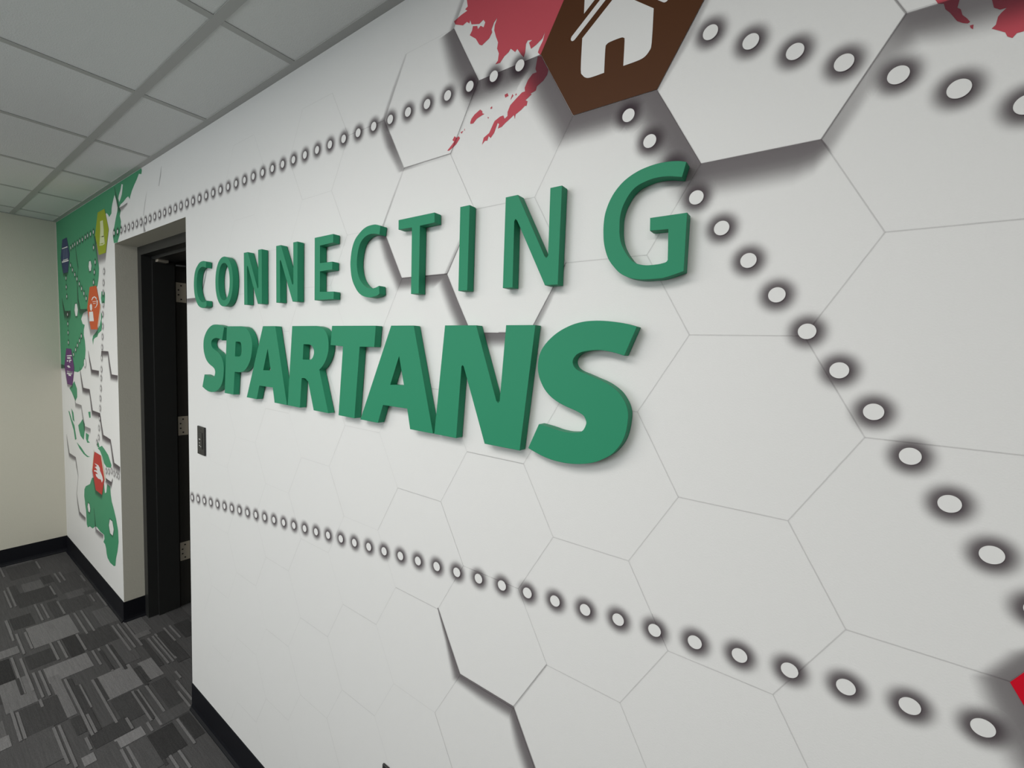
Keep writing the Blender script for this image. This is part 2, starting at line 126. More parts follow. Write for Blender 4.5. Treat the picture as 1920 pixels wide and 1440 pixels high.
class MB:
    """collects vertices (metres), faces and optional print colours, then links them as one mesh object"""
    def __init__(s): s.v = []; s.f = []; s.c = []
    def box(s, x0, x1, y0, y1, z0, z1):
        b = len(s.v)
        s.v += [(x0, y0, z0), (x1, y0, z0), (x1, y1, z0), (x0, y1, z0), (x0, y0, z1), (x1, y0, z1), (x1, y1, z1), (x0, y1, z1)]
        s.f += [tuple(b + i for i in q) for q in ((0, 3, 2, 1), (4, 5, 6, 7), (0, 1, 5, 4), (1, 2, 6, 5), (2, 3, 7, 6), (3, 0, 4, 7))]
        return s
    def cyl(s, p, q, r, n=12):
        p, q = Vector(p), Vector(q); d = (q - p).normalized(); a = d.orthogonal().normalized(); c = d.cross(a); b = len(s.v)
        for e in (p, q):
            for i in range(n):
                t = 2 * math.pi * i / n; s.v.append(tuple(e + r * (math.cos(t) * a + math.sin(t) * c)))
        s.f += [(b + i, b + (i + 1) % n, b + n + (i + 1) % n, b + n + i) for i in range(n)]
        s.f += [tuple(b + n - 1 - i for i in range(n)), tuple(b + n + i for i in range(n))]
        return s
    def beam(s, p, q, w, h):
        """rectangular bar from p to q, w wide (horizontal) and h tall"""
        p, q = Vector(p), Vector(q); d = (q - p).normalized(); a = d.cross(Vector((0, 0, 1))).normalized(); c = a.cross(d); b = len(s.v)
        for e in (p, q):
            for u, v in ((-1, -1), (1, -1), (1, 1), (-1, 1)): s.v.append(tuple(e + a * u * w / 2 + c * v * h / 2))
        s.f += [tuple(b + i for i in q_) for q_ in ((3, 2, 1, 0), (4, 5, 6, 7), (0, 1, 5, 4), (1, 2, 6, 5), (2, 3, 7, 6), (3, 0, 4, 7))]
        return s
    def mesh(s, name, m):
        me = bpy.data.meshes.new(name); me.from_pydata(s.v, [], s.f); me.materials.append(m)
        if s.c:
            at = me.attributes.new('print_color', 'FLOAT_COLOR', 'POINT')
            at.data.foreach_set('color', [x for c in s.c for x in c])
        me.update(); return me
    def build(s, name, m, parent=None, kind=None): return link(name, s.mesh(name, m), parent, kind)

def bevel_mesh(ob, w=0.001, seg=2):
    bm = bmesh.new(); bm.from_mesh(ob.data); bmesh.ops.bevel(bm, geom=bm.edges[:], offset=w, segments=seg, affect='EDGES', profile=0.5); bm.to_mesh(ob.data); bm.free(); return ob

def smooth_outline(poly, sub=4):
    """points flagged 1 are corners, runs of 0 between them are curves (Catmull-Rom)"""
    n = len(poly); out = []
    for i in range(n):
        p1, p2 = poly[i], poly[(i + 1) % n]
        out.append((p1[0], p1[1]))
        if p1[2] and p2[2]: continue
        p0 = poly[i - 1] if not p1[2] else p1; p3 = poly[(i + 2) % n] if not p2[2] else p2
        for k in range(1, sub):
            t = k / sub; t2, t3 = t * t, t * t * t
            out.append(tuple(0.5 * (2 * p1[j] + (p2[j] - p0[j]) * t + (2 * p0[j] - 5 * p1[j] + 4 * p2[j] - p3[j]) * t2 + (3 * p1[j] - p0[j] - 3 * p2[j] + p3[j]) * t3) for j in (0, 1)))
    return out
def round_glyph(poly, r=2.0):
    return poly
def tess(polys):
    vs = [Vector((x, z, 0)) for p in polys for x, z in p]
    return tessellate_polygon([[Vector((x, z, 0)) for x, z in p] for p in polys]), vs

def flat(mb, polys, layer, col, alpha=1.0):
    """a flat printed shape on the mural wall; polys are (x, z) in millimetres, outer outline then holes"""
    tr, vs = tess(polys); b = len(mb.v); y = -0.00035 * layer
    mb.v += [(p.x / 1000, y, p.y / 1000) for p in vs]; mb.c += [(*col, alpha)] * len(vs)
    for t in tr:
        a, bb, c = t; A, B, C = vs[a], vs[bb], vs[c]
        cr = (B.x - A.x) * (C.y - A.y) - (B.y - A.y) * (C.x - A.x)
        mb.f.append((b + a, b + bb, b + c) if cr > 0 else (b + a, b + c, b + bb))
SHADE = (0.040, 0.018, 0.030)
def cover(a):
    """ink cover of the thin film layer that leaves 1 - a of the wall's light (it is crossed twice)"""
    return 1 - math.sqrt(max(0.0, 1 - min(1.0, a)))
def strip(mb, pts, offs, layer, amax=0.85, prof=((0, 1), (0.3, 0.97), (0.45, 0.89), (0.6, 0.69), (0.75, 0.40), (0.88, 0.15), (1, 0))):
    """printed drop shadow: rings from the raised edge pts out to pts+offs with the print fading out"""
    y = -0.00035 * layer; b = len(mb.v); n = len(pts)
    am = amax if isinstance(amax, (list, tuple)) else [amax] * n
    for (t, a) in prof:
        for (x, z), (ox, oz), m in zip(pts, offs, am):
            mb.v.append(((x + ox * t) / 1000, y, (z + oz * t) / 1000)); mb.c.append((*SHADE, cover(a * m * 0.86)))
    for k in range(len(prof) - 1):
        for i in range(n - 1):
            q = b + k * n + i; mb.f.append((q, q + 1, q + n + 1, q + n))
def hexa(cx, cz, s, rot=0): return [(cx + s * math.cos(math.radians(60 * k + rot)), cz + s * math.sin(math.radians(60 * k + rot))) for k in range(6)]
def halo(mb, poly, grow, layer, amax, prof, shift=(0, 0)):
    """soft printed shade around a convex outline"""
    cx = sum(p[0] for p in poly) / len(poly); cz = sum(p[1] for p in poly) / len(poly)
    strip(mb, poly + [poly[0]], [((p[0] - cx) / max(1, math.hypot(p[0] - cx, p[1] - cz)) * grow + shift[0], (p[1] - cz) / max(1, math.hypot(p[0] - cx, p[1] - cz)) * grow + shift[1]) for p in poly + [poly[0]]], layer, amax, prof)

# ------------------------------------------------------------------ the setting
X0, X1, YB, ZC = -4.605, 2.6, -3.2, 2.4515          # end wall, right wall, back wall, ceiling
DX0, DX1, DZ = -3.186, -2.189, 2.1475               # doorway in the mural wall
JD, TH = 0.0962, 0.32                               # depth of the plaster reveal, wall thickness
# floor
fl = MB(); random.seed(4)
def g(L):
    L = 71 + (L - 71) * 1.15; return tuple(c * 1.35 for c in srgb(L, L * 0.99, L * 0.995))
fl.v = [(X0, YB, 0), (X1, YB, 0), (X1, 2.2, 0), (X0, 2.2, 0)]; fl.f = [(0, 1, 2, 3)]; fl.c = [(*g(68), 1)] * 4
floor = fl.build('floor', M_carpet, None, 'structure')
def carpet_quad(mb, x0, y0, x1, y1, z, L):
    b = len(mb.v); mb.v += [(x0, y0, z), (x1, y0, z), (x1, y1, z), (x0, y1, z)]; mb.f.append((b, b + 1, b + 2, b + 3)); mb.c += [(*g(L), 1)] * 4
for k, (x0, y0, x1, y1, L) in enumerate(CARPET_BLOCKS):
    mb = MB(); carpet_quad(mb, max(x0 / 1000, X0), y0 / 1000, min(x1 / 1000, 2.5), y1 / 1000, 0.0006 + 0.00003 * k, L)
    mb.build('carpet_block', M_carpet, floor)
rest = MB()
x = X0
for k in range(330):
    x0 = random.uniform(X0, X1 - 0.3); y0 = random.uniform(YB, -0.56)
    if x0 > -1.8 and random.random() < 0.3: y0 = random.uniform(-0.6, -0.12)
    carpet_quad(rest, x0, y0, x0 + random.uniform(0.1, 0.3), min(y0 + random.uniform(0.04, 0.15), -0.45 if x0 < -1.75 else -0.01), 0.0003 + k * 0.0000008, random.choice((50, 56, 60, 66, 72, 78, 92, 96)))
rest.build('carpet_pattern', M_carpet, floor, 'stuff')
sp = MB()
for k, (a, b_, y, L) in enumerate(CARPET_STRIPES):
    w = 0.0045 if L > 70 else 0.006
    carpet_quad(sp, max(a / 1000, X0), y / 1000 - w, b_ / 1000, y / 1000 + w, 0.0026 + k * 0.000004, L)
for k in range(260):
    a = random.uniform(X0, X1 - 0.3); y = random.uniform(YB, -0.56)
    carpet_quad(sp, a, y - 0.004, a + random.uniform(0.1, 0.25), y + 0.004, 0.0026, random.choice((56, 86, 90)))
sp.build('carpet_stripe', M_carpet, floor, 'stuff')

# ceiling: board above, mineral tiles and the metal grid
ceil = MB().box(X0 - 0.1, X1 + 0.1, YB - 0.1, 0.02, ZC + 0.05, ZC + 0.09).build('ceiling', M_plenum, None, 'structure')
TX = sorted([-1.3145 + 0.6096 * k for k in range(-6, 8) if X0 < -1.3145 + 0.6096 * k < X1])
TY = [-0.2150 - 0.6096 * k for k in range(5) if -0.2150 - 0.6096 * k > YB]
xs = [X0] + TX + [X1]; ys = [0.0] + TY + [YB]
for i in range(len(xs) - 1):
    for j in range(len(ys) - 1):
        MB().box(xs[i] + 0.006, xs[i + 1] - 0.006, ys[j + 1] + 0.006, ys[j] - 0.006, ZC + 0.0024, ZC + 0.017).build('ceiling_tile', M_tile, ceil)
for y in TY: MB().box(X0, X1, y - 0.012, y + 0.012, ZC, ZC + 0.002).box(X0, X1, y - 0.001, y + 0.001, ZC + 0.004, ZC + 0.035).build('main_runner', M_tee, ceil)
for x in TX:
    for j in range(len(ys) - 1):
        MB().box(x - 0.012, x + 0.012, ys[j + 1] + 0.012, ys[j] - 0.012, ZC + 0.0004, ZC + 0.002).box(x - 0.001, x + 0.001, ys[j + 1] + 0.012, ys[j] - 0.012, ZC + 0.004, ZC + 0.03).build('cross_tee', M_tee, ceil)
MB().box(X0, X1, -0.022, 0.0, ZC - 0.0002, ZC + 0.003).box(X0, X1, -0.0015, 0.0, ZC + 0.003, ZC + 0.022).build('wall_angle', M_tee, ceil)
MB().box(X0, X0 + 0.022, YB, -0.022, ZC - 0.0002, ZC + 0.003).build('wall_angle', M_tee, ceil)
# walls
ZT = ZC + 0.05
wall = MB().box(X0, DX0, 0, TH, 0, ZT).box(DX1, X1, 0, TH, 0, ZT).box(DX0, DX1, 0, TH, DZ, ZT)
bm = bmesh.new(); wall = wall.build('wall_front', M_mural, None, 'structure'); bm.from_mesh(wall.data); bm.free()
wall.data.materials.append(M_beige)
for p in wall.data.polygons:
    if p.normal.y > -0.5: p.material_index = 1
MB().box(X0 - 0.1, X0, YB, TH, 0, ZT).build('wall_left', M_beige, None, 'structure')
MB().box(X0, X1, YB - 0.1, YB, 0, ZT).build('wall_back', M_paint, None, 'structure')
MB().box(X1, X1 + 0.1, YB, TH, 0, ZT).build('wall_right', M_paint, None, 'structure')
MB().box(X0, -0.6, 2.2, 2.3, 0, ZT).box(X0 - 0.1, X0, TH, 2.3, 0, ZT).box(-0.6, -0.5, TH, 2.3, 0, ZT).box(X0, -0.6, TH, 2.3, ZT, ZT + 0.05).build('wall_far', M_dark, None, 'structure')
def base(pts, name):
    """vinyl base along a polyline (room side on the left of the direction of travel) with a small toe"""
    mb = MB()
    for (xa, ya), (xb, yb) in zip(pts[:-1], pts[1:]):
        d = Vector((xb - xa, yb - ya)); d.normalize(); n = Vector((d.y, -d.x))
        prof = ((0, 0.12), (0.0025, 0.1195), (0.0032, 0.115), (0.0032, 0.025), (0.006, 0.012), (0.013, 0.0045), (0.013, 0.0), (0, 0))
        b = len(mb.v)
        for (px, py), sgn in (((xa, ya), -1), ((xb, yb), 1)):
            for o, z in prof: mb.v.append((px + n.x * o + d.x * o * sgn * EXT, py + n.y * o + d.y * o * sgn * EXT, z))
        k = len(prof)
        mb.f += [(b + i, b + (i + 1) % k, b + k + (i + 1) % k, b + k + i) for i in range(k)] + [tuple(b + i for i in range(k)), tuple(b + k + k - 1 - i for i in range(k))]
    return mb.build(name, M_base, None, 'structure')
EXT = 0
base([(X0, 0), (DX0, 0)], 'baseboard_front'); base([(DX1, 0), (X1, 0)], 'baseboard_front')
base([(X0, YB), (X0, 0)], 'baseboard_left'); base([(DX0, -0.004), (DX0, JD)], 'baseboard_jamb')

# ------------------------------------------------------------------ doorway: deep black steel frame, hinges, open door, closer arm
door = empty('door_1', (DX0, JD, 0)); door['kind'] = 'structure'
def dpart(mb, name, m, parent=door):
    mb.v = [(x - DX0, y - JD, z) for x, y, z in mb.v]; return mb.build(name, m, parent)
FW = 0.058; FY0, FY1 = JD, JD + 0.215
def jamb(sg, xw):
    a, b_ = xw, xw + sg * FW
    mb = MB().box(min(a, b_), max(a, b_), FY0, FY1, 0, DZ)
    j = dpart(mb, 'jamb', M_frame)
    s = MB().box(min(b_, b_ + sg * 0.016), max(b_, b_ + sg * 0.016), FY0 + 0.047, FY0 + 0.150, 0, DZ - FW); dpart(s, 'door_stop', M_frame, j); return j
jamb(1, DX0); jamb(-1, DX1)
h = dpart(MB().box(DX0 + FW, DX1 - FW, FY0, FY1, DZ - 0.047, DZ), 'head', M_frame)
dpart(MB().box(DX0 + FW, DX1 - FW, FY0 + 0.047, FY0 + 0.150, DZ - 0.063, DZ - 0.047), 'door_stop', M_frame, h)
for z in (1.918, 1.124, 0.345):
    hg = dpart(MB().box(DX0 + FW, DX0 + FW + 0.003, FY0 + 0.159, FY0 + 0.209, z - 0.057, z + 0.057), 'hinge', M_hinge)
    dpart(MB().cyl((DX0 + FW + 0.008, FY0 + 0.219, z - 0.057), (DX0 + FW + 0.008, FY0 + 0.219, z + 0.057), 0.0075), 'hinge_knuckle', M_hinge, hg)
    for dy, dz in ((0.184, 0.040), (0.171, 0.014), (0.171, -0.014), (0.184, -0.040)):
        dpart(MB().cyl((DX0 + FW + 0.003, FY0 + dy, z + dz), (DX0 + FW + 0.004, FY0 + dy, z + dz), 0.0045), 'screw', M_screw, hg)
leaf = dpart(MB().box(DX0 + FW + 0.016, DX0 + FW + 0.060, FY1 + 0.014, FY1 + 0.86, 0.012, DZ - 0.055), 'door_leaf', M_doorface)
dpart(MB().box(DX0 + FW + 0.0165, DX0 + FW + 0.0595, FY1 + 0.011, FY1 + 0.014, 0.012, DZ - 0.055), 'leaf_edge', M_wood, leaf)
arm = dpart(MB().box(DX0 + FW + 0.02, DX0 + FW + 0.062, FY0 + 0.060, FY0 + 0.108, DZ - 0.076, DZ - 0.063), 'closer_bracket', M_chrome)
dpart(MB().beam((DX0 + FW + 0.09, FY0 + 0.135, DZ - 0.088), (DX0 + FW + 0.26, FY1 + 0.22, DZ - 0.088), 0.022, 0.008), 'closer_arm', M_frame)
dpart(MB().box(DX0 + FW + 0.20, DX0 + FW + 0.26, FY1 + 0.02, FY1 + 0.05, DZ - 0.082, DZ - 0.072), 'closer_shoe', M_chrome)

# ------------------------------------------------------------------ the mural print on the wall
GREEN, PINK, BROWN = (0.062, 0.290, 0.150), (0.55, 0.082, 0.108), (0.080, 0.027, 0.007)
def clampw(p): return (max(p[0], -4604), min(p[1], 2450))
def prt(name, polys, layer, col, parent=wall, alpha=1.0):
    mb = MB(); flat(mb, [[clampw(p) for p in q] for q in polys], layer, col, alpha); return mb.build(name, M_print, parent)
land = prt('green_map', [MAPS['green_main'], MAPS['fjord']], 1, GREEN)
for q in MAPS['green_bits']: prt('green_map', [q], 1, GREEN)
prt('pink_map', [MAPS['pink_top']], 1, PINK)
for q in MAPS['pink_bits']: prt('pink_map', [q], 1, PINK)

# hairline honeycomb: flat-topped cells 149.4 mm on a side
SD = 149.4; HZ = 129.3
edges = {}
for n in range(-10, 21):
    cx = -100 - 224.1 * n
    for m in range(-2, 12):
        cz = 1811.6 + 258.6 * (m - 6) + (129.3 if n % 2 else 0)
        if cz < -60 or cz > 2600: continue
        P = [(round(cx + SD * c, 1), round(cz + HZ * s_, 1)) for c, s_ in ((1, 0), (0.5, 1), (-0.5, 1), (-1, 0), (-0.5, -1), (0.5, -1))]
        for k in range(6):
            a, b_ = P[k], P[(k + 1) % 6]; key = tuple(sorted(((round(a[0]), round(a[1])), (round(b_[0]), round(b_[1]))))); edges[key] = (a, b_)
def near(p, q, t=14): return abs(p[0] - q[0]) < t and abs(p[1] - q[1]) < t
DARK = [((-849, 2071), (-697, 2071)), ((-697, 2071), (-625, 2199)), ((-473, 912), (-400, 1037)), ((49, 2069), (-25, 2199)), ((-849, 1813), (-697, 1813)), ((-697, 1813), (-622, 1942)), ((-548, 1684), (-473, 1684)),
        ((-473, 1684), (-399, 1812)), ((-25, 1941), (49, 2069))]
random.seed(7)
lines = MB()
def hair(mb, a, b_, w, al, layer=2):
    d = Vector((b_[0] - a[0], b_[1] - a[1])); d.normalize(); n = Vector((-d.y, d.x)) * w / 2; b0 = len(mb.v)
    for p in (a, b_):
        for s_ in (-1, 1): mb.v.append(((p[0] + n.x * s_) / 1000, -0.00035 * layer, (p[1] + n.y * s_) / 1000)); mb.c.append((*SHADE, cover(al)))
    mb.f.append((b0, b0 + 2, b0 + 3, b0 + 1))
for key, (a, b_) in sorted(edges.items()):
    xm = (a[0] + b_[0]) / 2; zm = (a[1] + b_[1]) / 2
    if not (-3150 < xm < 2500) or max(a[1], b_[1]) > 2448 or min(a[1], b_[1]) < 122: continue
    if DX0 * 1000 - 20 < xm < DX1 * 1000 + 80 and zm < DZ * 1000 + 60: continue
    if xm < -2190 and zm < 2210 : continue
    al = 0.27 if xm > -480 else (0.27 + (xm + 480) / 520 * 0.13 if xm > -1000 else max(0.05, 0.14 + (xm + 1000) / 1200 * 0.08))
    if xm < -480: al *= random.choice((0.7, 1.1, 1.5, 1.8))
    hair(lines, a, b_, 1.7, al)
for a, b_ in DARK: hair(lines, a, b_, 2.0, 0.55, 2.3)
lines.build('hexagon_outline', M_print, wall, 'stuff')

# printed drop shadows that make single hexagons look raised
def shadow(pts, offs, amax=0.85, layer=3):
    mb = MB(); strip(mb, pts, offs, layer, amax); return mb.build('printed_shadow', M_print, wall)
def hexshadow(cx, cz, s, v, amax=0.96, right=10, left=12, bottom=1.0, full=False, ra=1.0, zcut=2449):
    """shadow of one raised hexagon thrown to v = (dx, dz): upper left edge faintly, lower left and lower edges strongly, right edge thinly"""
    h = s * 0.8655; c = lambda u, w: (cx + u * s, min(cz + w * h, zcut)); vx, vz = v
    pts = [c(-0.5, 1), c(-0.76, 0.48), c(-0.97, 0.06), c(-1, 0), c(-0.75, -0.5), c(-0.5, -1), c(0, -1), c(0.34, -1), c(0.44, -1), c(0.5, -1)]
    offs = [(-left * 0.4, 0), (-left, left * 0.3), (-left * 1.2, left * 0.2), (vx * 0.85, vz * 0.1), (vx, vz * 0.55), (vx * 0.62, vz), (vx * 0.3, vz), (vx * 0.1, vz * 0.97), (right * 0.2, vz * 0.82), (right * 0.9, vz * 0.4)]
    if full: offs[7:] = [(vx * 0.2, vz)] * 3
    al = [0.3, 0.5, 0.6, 0.9, 1, 0.6 + 0.4 * bottom, bottom, bottom, bottom, bottom * 0.8 * ra]
    if not left: pts, offs, al = pts[3:], offs[3:], al[3:]
    o = shadow(pts, offs, [a * amax for a in al])
    if right: shadow([c(0.5, -1), c(0.75, -0.5), c(0.96, -0.08), c(1, 0)], [(right * 0.9, vz * 0.4), (right, -right * 0.6), (right * 0.6, -right * 0.4), (right * 0.2, 0)], [amax * 0.8 * ra, amax * 0.55 * ra, amax * 0.5 * ra, amax * 0.4 * ra])
    return o
def rim(cx, cz, s, left, amax=0.96):
    h = s * 0.8655; c = lambda u, w: (cx + u * s, min(cz + w * h, 2449))
    shadow([c(-0.5, 1), c(-0.76, 0.48), c(-0.97, 0.06), c(-1, 0)], [(-left * 0.4, 0), (-left, left * 0.3), (-left * 1.2, left * 0.2), (-left * 1.3, 0)], [0.3 * amax, 0.5 * amax, 0.6 * amax, 0.7 * amax])
def chain(items, al=0.96): shadow([p for p, o in items], [o for p, o in items], al)
# the pink, brown and white hexagons in the top right share one stepped shadow
chain([((-697, 2329), (-49, -6)), ((-660, 2264), (-58, -32)), ((-622.4, 2199.5), (-36, -58)), ((-548, 2199.5), (-18, -58)), ((-500, 2199.5), (-30, -54)), ((-473, 2199.5), (-50, -42)),
       ((-449, 2158), (-58, -33)), ((-436, 2135), (-62, -31)), ((-398.6, 2070), (-38, -56)), ((-323, 2070), (-20, -56)), ((-275, 2070), (-32, -52)), ((-249, 2070), (-52, -44)),
       ((-225, 2029), (-57, -34)), ((-212, 2006), (-58, -33)), ((-174.5, 1941), (-36, -58)), ((-100, 1941), (-17, -58)), ((-48, 1941), (-6, -56)), ((-34, 1941), (4, -47)), ((-25, 1941), (16, -23))], 0.97)
chain([((-25, 1941), (16, -23)), ((12, 2005), (20, -12)), ((32, 2039), (22, -24)), ((49, 2069), (20, -46)), ((80, 2069), (8, -52)), ((124, 2069), (-4, -54)), ((199, 2069), (-6, -54)), ((260, 2069), (-6, -54))], [0.62, 0.5, 0.62, 0.92, 0.95, 0.95, 0.95, 0.95])
rim(-547.7, 2328.8, SD, 14)
shadow([(-249, 2070), (-212, 2135), (-176, 2196), (-174, 2199.5)], [(4, -6), (13, -8), (8, -5), (3, 0)], [0.4, 0.55, 0.5, 0.4])
hexshadow(-773, 2199.5, SD, (-38, -8), 0.95, 7, 12, bottom=0.2, ra=0.35)
chain([((-922.4, 1942), (-31, -3)), ((-885, 1877), (-36, -19)), ((-847.7, 1813), (-22, -34)), ((-773, 1813), (-12, -34)), ((-722, 1813), (-18, -32)), ((-698, 1813), (-30, -25)),
       ((-674, 1771), (-34, -21)), ((-659, 1745), (-36, -19)), ((-622, 1683.5), (-22, -34)), ((-548, 1683.5), (-11, -34)), ((-496, 1683.5), (-4, -32)), ((-484, 1683.5), (2, -27)), ((-473, 1683.5), (10, -14))], 0.95)
shadow([(-473, 1683.5), (-436, 1748), (-401, 1808)], [(10, -14), (11, -7), (4, -2)], [0.75, 0.6, 0.45])
rim(-773, 1942, SD, 5); rim(-547.7, 1812, SD, 9)
shadow([(-696, 1040), (-660, 977), (-622, 912), (-548, 912), (-473, 912)], [(-4, -2), (-13, -11), (-26, -29), (-16, -38), (-10, -38)], 0.96)
shadow([(-473, 912), (-436, 848), (-398, 784), (-323, 784)], [(-12, -38), (-36, -22), (-30, -38), (-10, -40)], 0.96)
shadow([(-2188, 1814), (-2120, 1814), (-2045, 1814)], [(0, -30), (-4, -31), (6, -16)], 0.95)
shadow([(-2045, 1814), (-2008, 1878), (-1971, 1942)], [(6, -3), (9, -5), (2, 0)], 0.85)
shadow([(-2455, 2404), (-2474, 2366), (-2493, 2326)], [(3, 0), (12, -4), (8, 0)], 0.72)
shadow([(-2650, 2330), (-2676, 2280), (-2702, 2226)], [(-2, 0), (-14, 4), (-14, 0)], 0.45)
shadow([(-2708, 2200), (-2695, 2175), (-2680, 2149)], [(-4, 0), (-24, 0), (-38, 0)], 0.80)
# left of the doorway
LV = (-34, -48)
def lshadow(pts, offs, amax=0.9): return shadow(pts, offs, min(1.08, amax * 1.18), 3.2)
lshadow([(-4041, 2240), (-4041, 2207), (-4014, 2145), (-3988, 2083), (-4010, 2040), (-4027, 1999), (-4015, 1885), (-3976, 1814), (-3900, 1812), (-3815, 1812)], [(-4, 0), (-12, -4), (-26, -14), (-22, -18), (-18, -4), (-16, -4), (-40, -26), (-34, -50), (-20, -52), (-10, -52)], 0.72)
lshadow([(-4490, 1903), (-4452, 1858), (-4414, 1812), (-4328, 1810), (-4242, 1810)], [(-8, 0), (-36, -24), (-34, -70), (-10, -90), (0, -60)], 0.78)
lshadow([(-4242, 1810), (-4215, 1892)], [(12, 0), (4, 0)], 0.5)
lshadow([(-3806, 1548), (-3768, 1490), (-3731, 1433), (-3650, 1434), (-3570, 1434)], [(-8, 0), (-30, -18), (-30, -48), (-14, -50), (-10, -50)])
lshadow([(-3506, 1556), (-3430, 1558), (-3360, 1558), (-3337, 1496), (-3305, 1429), (-3190, 1430)], [(-10, -40), (-10, -46), (-16, -40), (-34, -16), (-34, -44), (-8, -46)])
lshadow([(-4035, 1432), (-4000, 1366), (-3961, 1301), (-3880, 1302), (-3803, 1304), (-3773, 1240), (-3743, 1174), (-3660, 1175), (-3575, 1176), (-3545, 1112), (-3514, 1050), (-3440, 1048), (-3363, 1044), (-3332, 980), (-3302, 917), (-3192, 913)],
        [(-6, 0), (-34, -16), (-36, -50), (-14, -56), (-14, -50), (-34, -18), (-34, -50), (-12, -54), (-14, -46), (-34, -18), (-34, -50), (-10, -54), (-16, -44), (-34, -18), (-36, -50), (-6, -52)])
lshadow([(-4203, 1225), (-4183, 1176), (-4100, 1178), (-4025, 1178), (-4003, 1135), (-3952, 1047), (-3880, 1048), (-3808, 1049)], [(-14, 0), (-26, -40), (-10, -46), (-14, -36), (-34, -16), (-34, -46), (-10, -48), (-4, -40)], 0.66)
lshadow([(-4495, 915), (-4460, 850), (-4423, 788), (-4330, 788), (-4236, 789), (-4207, 728), (-4178, 667), (-4241, 527), (-4212, 470), (-4175, 412), (-4100, 410), (-4011, 410)], [(-10, 0), (-34, -14), (-30, -46), (-12, -50), (-16, -42), (-34, -14), (-12, -8), (-14, -4), (-34, -16), (-30, -44), (-12, -48), (-8, -40)], 0.78)
lshadow([(-3786, 530), (-3765, 465), (-3743, 403), (-3660, 407), (-3580, 411)], [(-10, 0), (-20, -4), (-34, -40), (-14, -50), (-8, -40)], 0.75)
lshadow([(-3496, 789), (-3430, 789), (-3371, 789), (-3345, 818)], [(-10, -40), (-10, -52), (-4, -52), (6, -20)])
lshadow([(-3155, 2440), (-3120, 2382), (-3086, 2322), (-3020, 2322), (-2945, 2326)], [(-10, 0), (-26, -12), (-24, -34), (-8, -30), (0, -14)], 0.7)
lshadow([(-4600, 1425), (-4540, 1425), (-4480, 1424)], [(0, -55), (0, -60), (0, -60)], 0.7)

# coloured hexagon badges with white pictograms
def badge(name, cx, cz, s, col, v, sa=0.8, layer=4, parent=wall):
    o = prt(name, [[clampw(p) for p in hexa(cx, cz, s)]], layer, col)
    if v: hexshadow(cx, cz, s, v, sa, 8, 0)
    return o
def icon(parent, polys, col=WHITE, layer=5, name='pictogram'):
    mb = MB()
    for q in polys: flat(mb, [q], layer, col)
    return mb.build(name, M_print, parent)
bb = badge('brown_badge', -323.6, 2199.5, 149, BROWN, None)
house = smooth_outline([(-387, 2197, 1), (-324.5, 2246, 1), (-262, 2197, 1), (-262, 2145, 0), (-265, 2134, 0), (-273, 2127, 0), (-285, 2125, 0), (-308, 2125, 1), (-308, 2164, 0), (-310, 2170, 0), (-316, 2172, 0), (-334, 2172, 0), (-340, 2170, 0), (-342, 2164, 0), (-342, 2125, 1), (-364, 2125, 0), (-375, 2127, 0), (-383, 2134, 0), (-387, 2145, 0)], 3)
roof = [(-324.5, 2273), (-408.3, 2207.5), (-409.8, 2204.5), (-409.3, 2201.3), (-407, 2199.2), (-404, 2199), (-401.6, 2200.2), (-324.5, 2260.5)]
icon(bb, [house, roof + [(-649 - x, z) for x, z in roof[1:7]][::-1],
          [(-386, 2237), (-386, 2290), (-364, 2290), (-364, 2254)]])
b = badge('blue_badge', -4348, 2190, 135, (0.035, 0.052, 0.125), (-16, -30)); icon(b, ICONS['blue']); icon(b, ICONS['blue_dim'], (0.10, 0.13, 0.22))
b = badge('lime_badge', -3426, 2236, 140, (0.30, 0.37, 0.022), (-50, -64), 0.85); icon(b, ICONS['yellow'], (0.62, 0.66, 0.40))
b = badge('orange_badge', -3648, 1813, 150, (0.56, 0.10, 0.028), (-46, -50)); icon(b, ICONS['orange'])
b = badge('purple_badge', -4338, 1420, 147, (0.125, 0.038, 0.16), (-16, -30)); icon(b, ICONS['purple'])
b = badge('red_badge', -3654, 788, 143, (0.50, 0.045, 0.035), (-30, -42)); icon(b, ICONS['red'])
b = prt('red_badge', [hexa(348, 1294, 150)], 4, (0.60, 0.004, 0.020))
strip_m = MB(); strip(strip_m, [(230, 1349), (214, 1322), (198, 1294), (235, 1230), (273, 1164), (423, 1164)], [(-8, 4), (-22, 10), (-34, -8), (-40, -34), (-24, -48), (-10, -48)], 3.4, 0.9); strip_m.build('printed_shadow', M_print, wall)
CREAM = (0.74, 0.70, 0.55)
for q in ([(-3501, 1835), (-3486, 1822), (-3548, 1706), (-3574, 1690), (-3560, 1716), (-3502, 1812)], [(-3580, 915), (-3560, 905), (-3500, 800), (-3482, 772), (-3508, 770), (-3578, 905)], [(-3745, 925), (-3736, 911), (-3796, 773), (-3806, 778)]):
    prt('badge_rim', [q], 4.1, CREAM)
# small white hexagon markers on the map
HP = ((0, 1), (0.35, 0.8), (0.7, 0.3), (1, 0))
def marker(cx, cz, s, sx=1.0):
    mb = MB(); P = [(cx + (x - cx) * sx, z) for x, z in hexa(cx, cz, s)]
    halo(mb, P, 16, 3.8, 0.75, HP, (-4, -4)); flat(mb, [P], 4.2, WHITE); return mb.build('white_marker', M_print, wall)
for a in ((-3699, 2068, 34), (-4081, 1811, 46), (-3896, 1466, 27), (-3912, 503, 33), (-3397, 507, 50)): marker(*a)

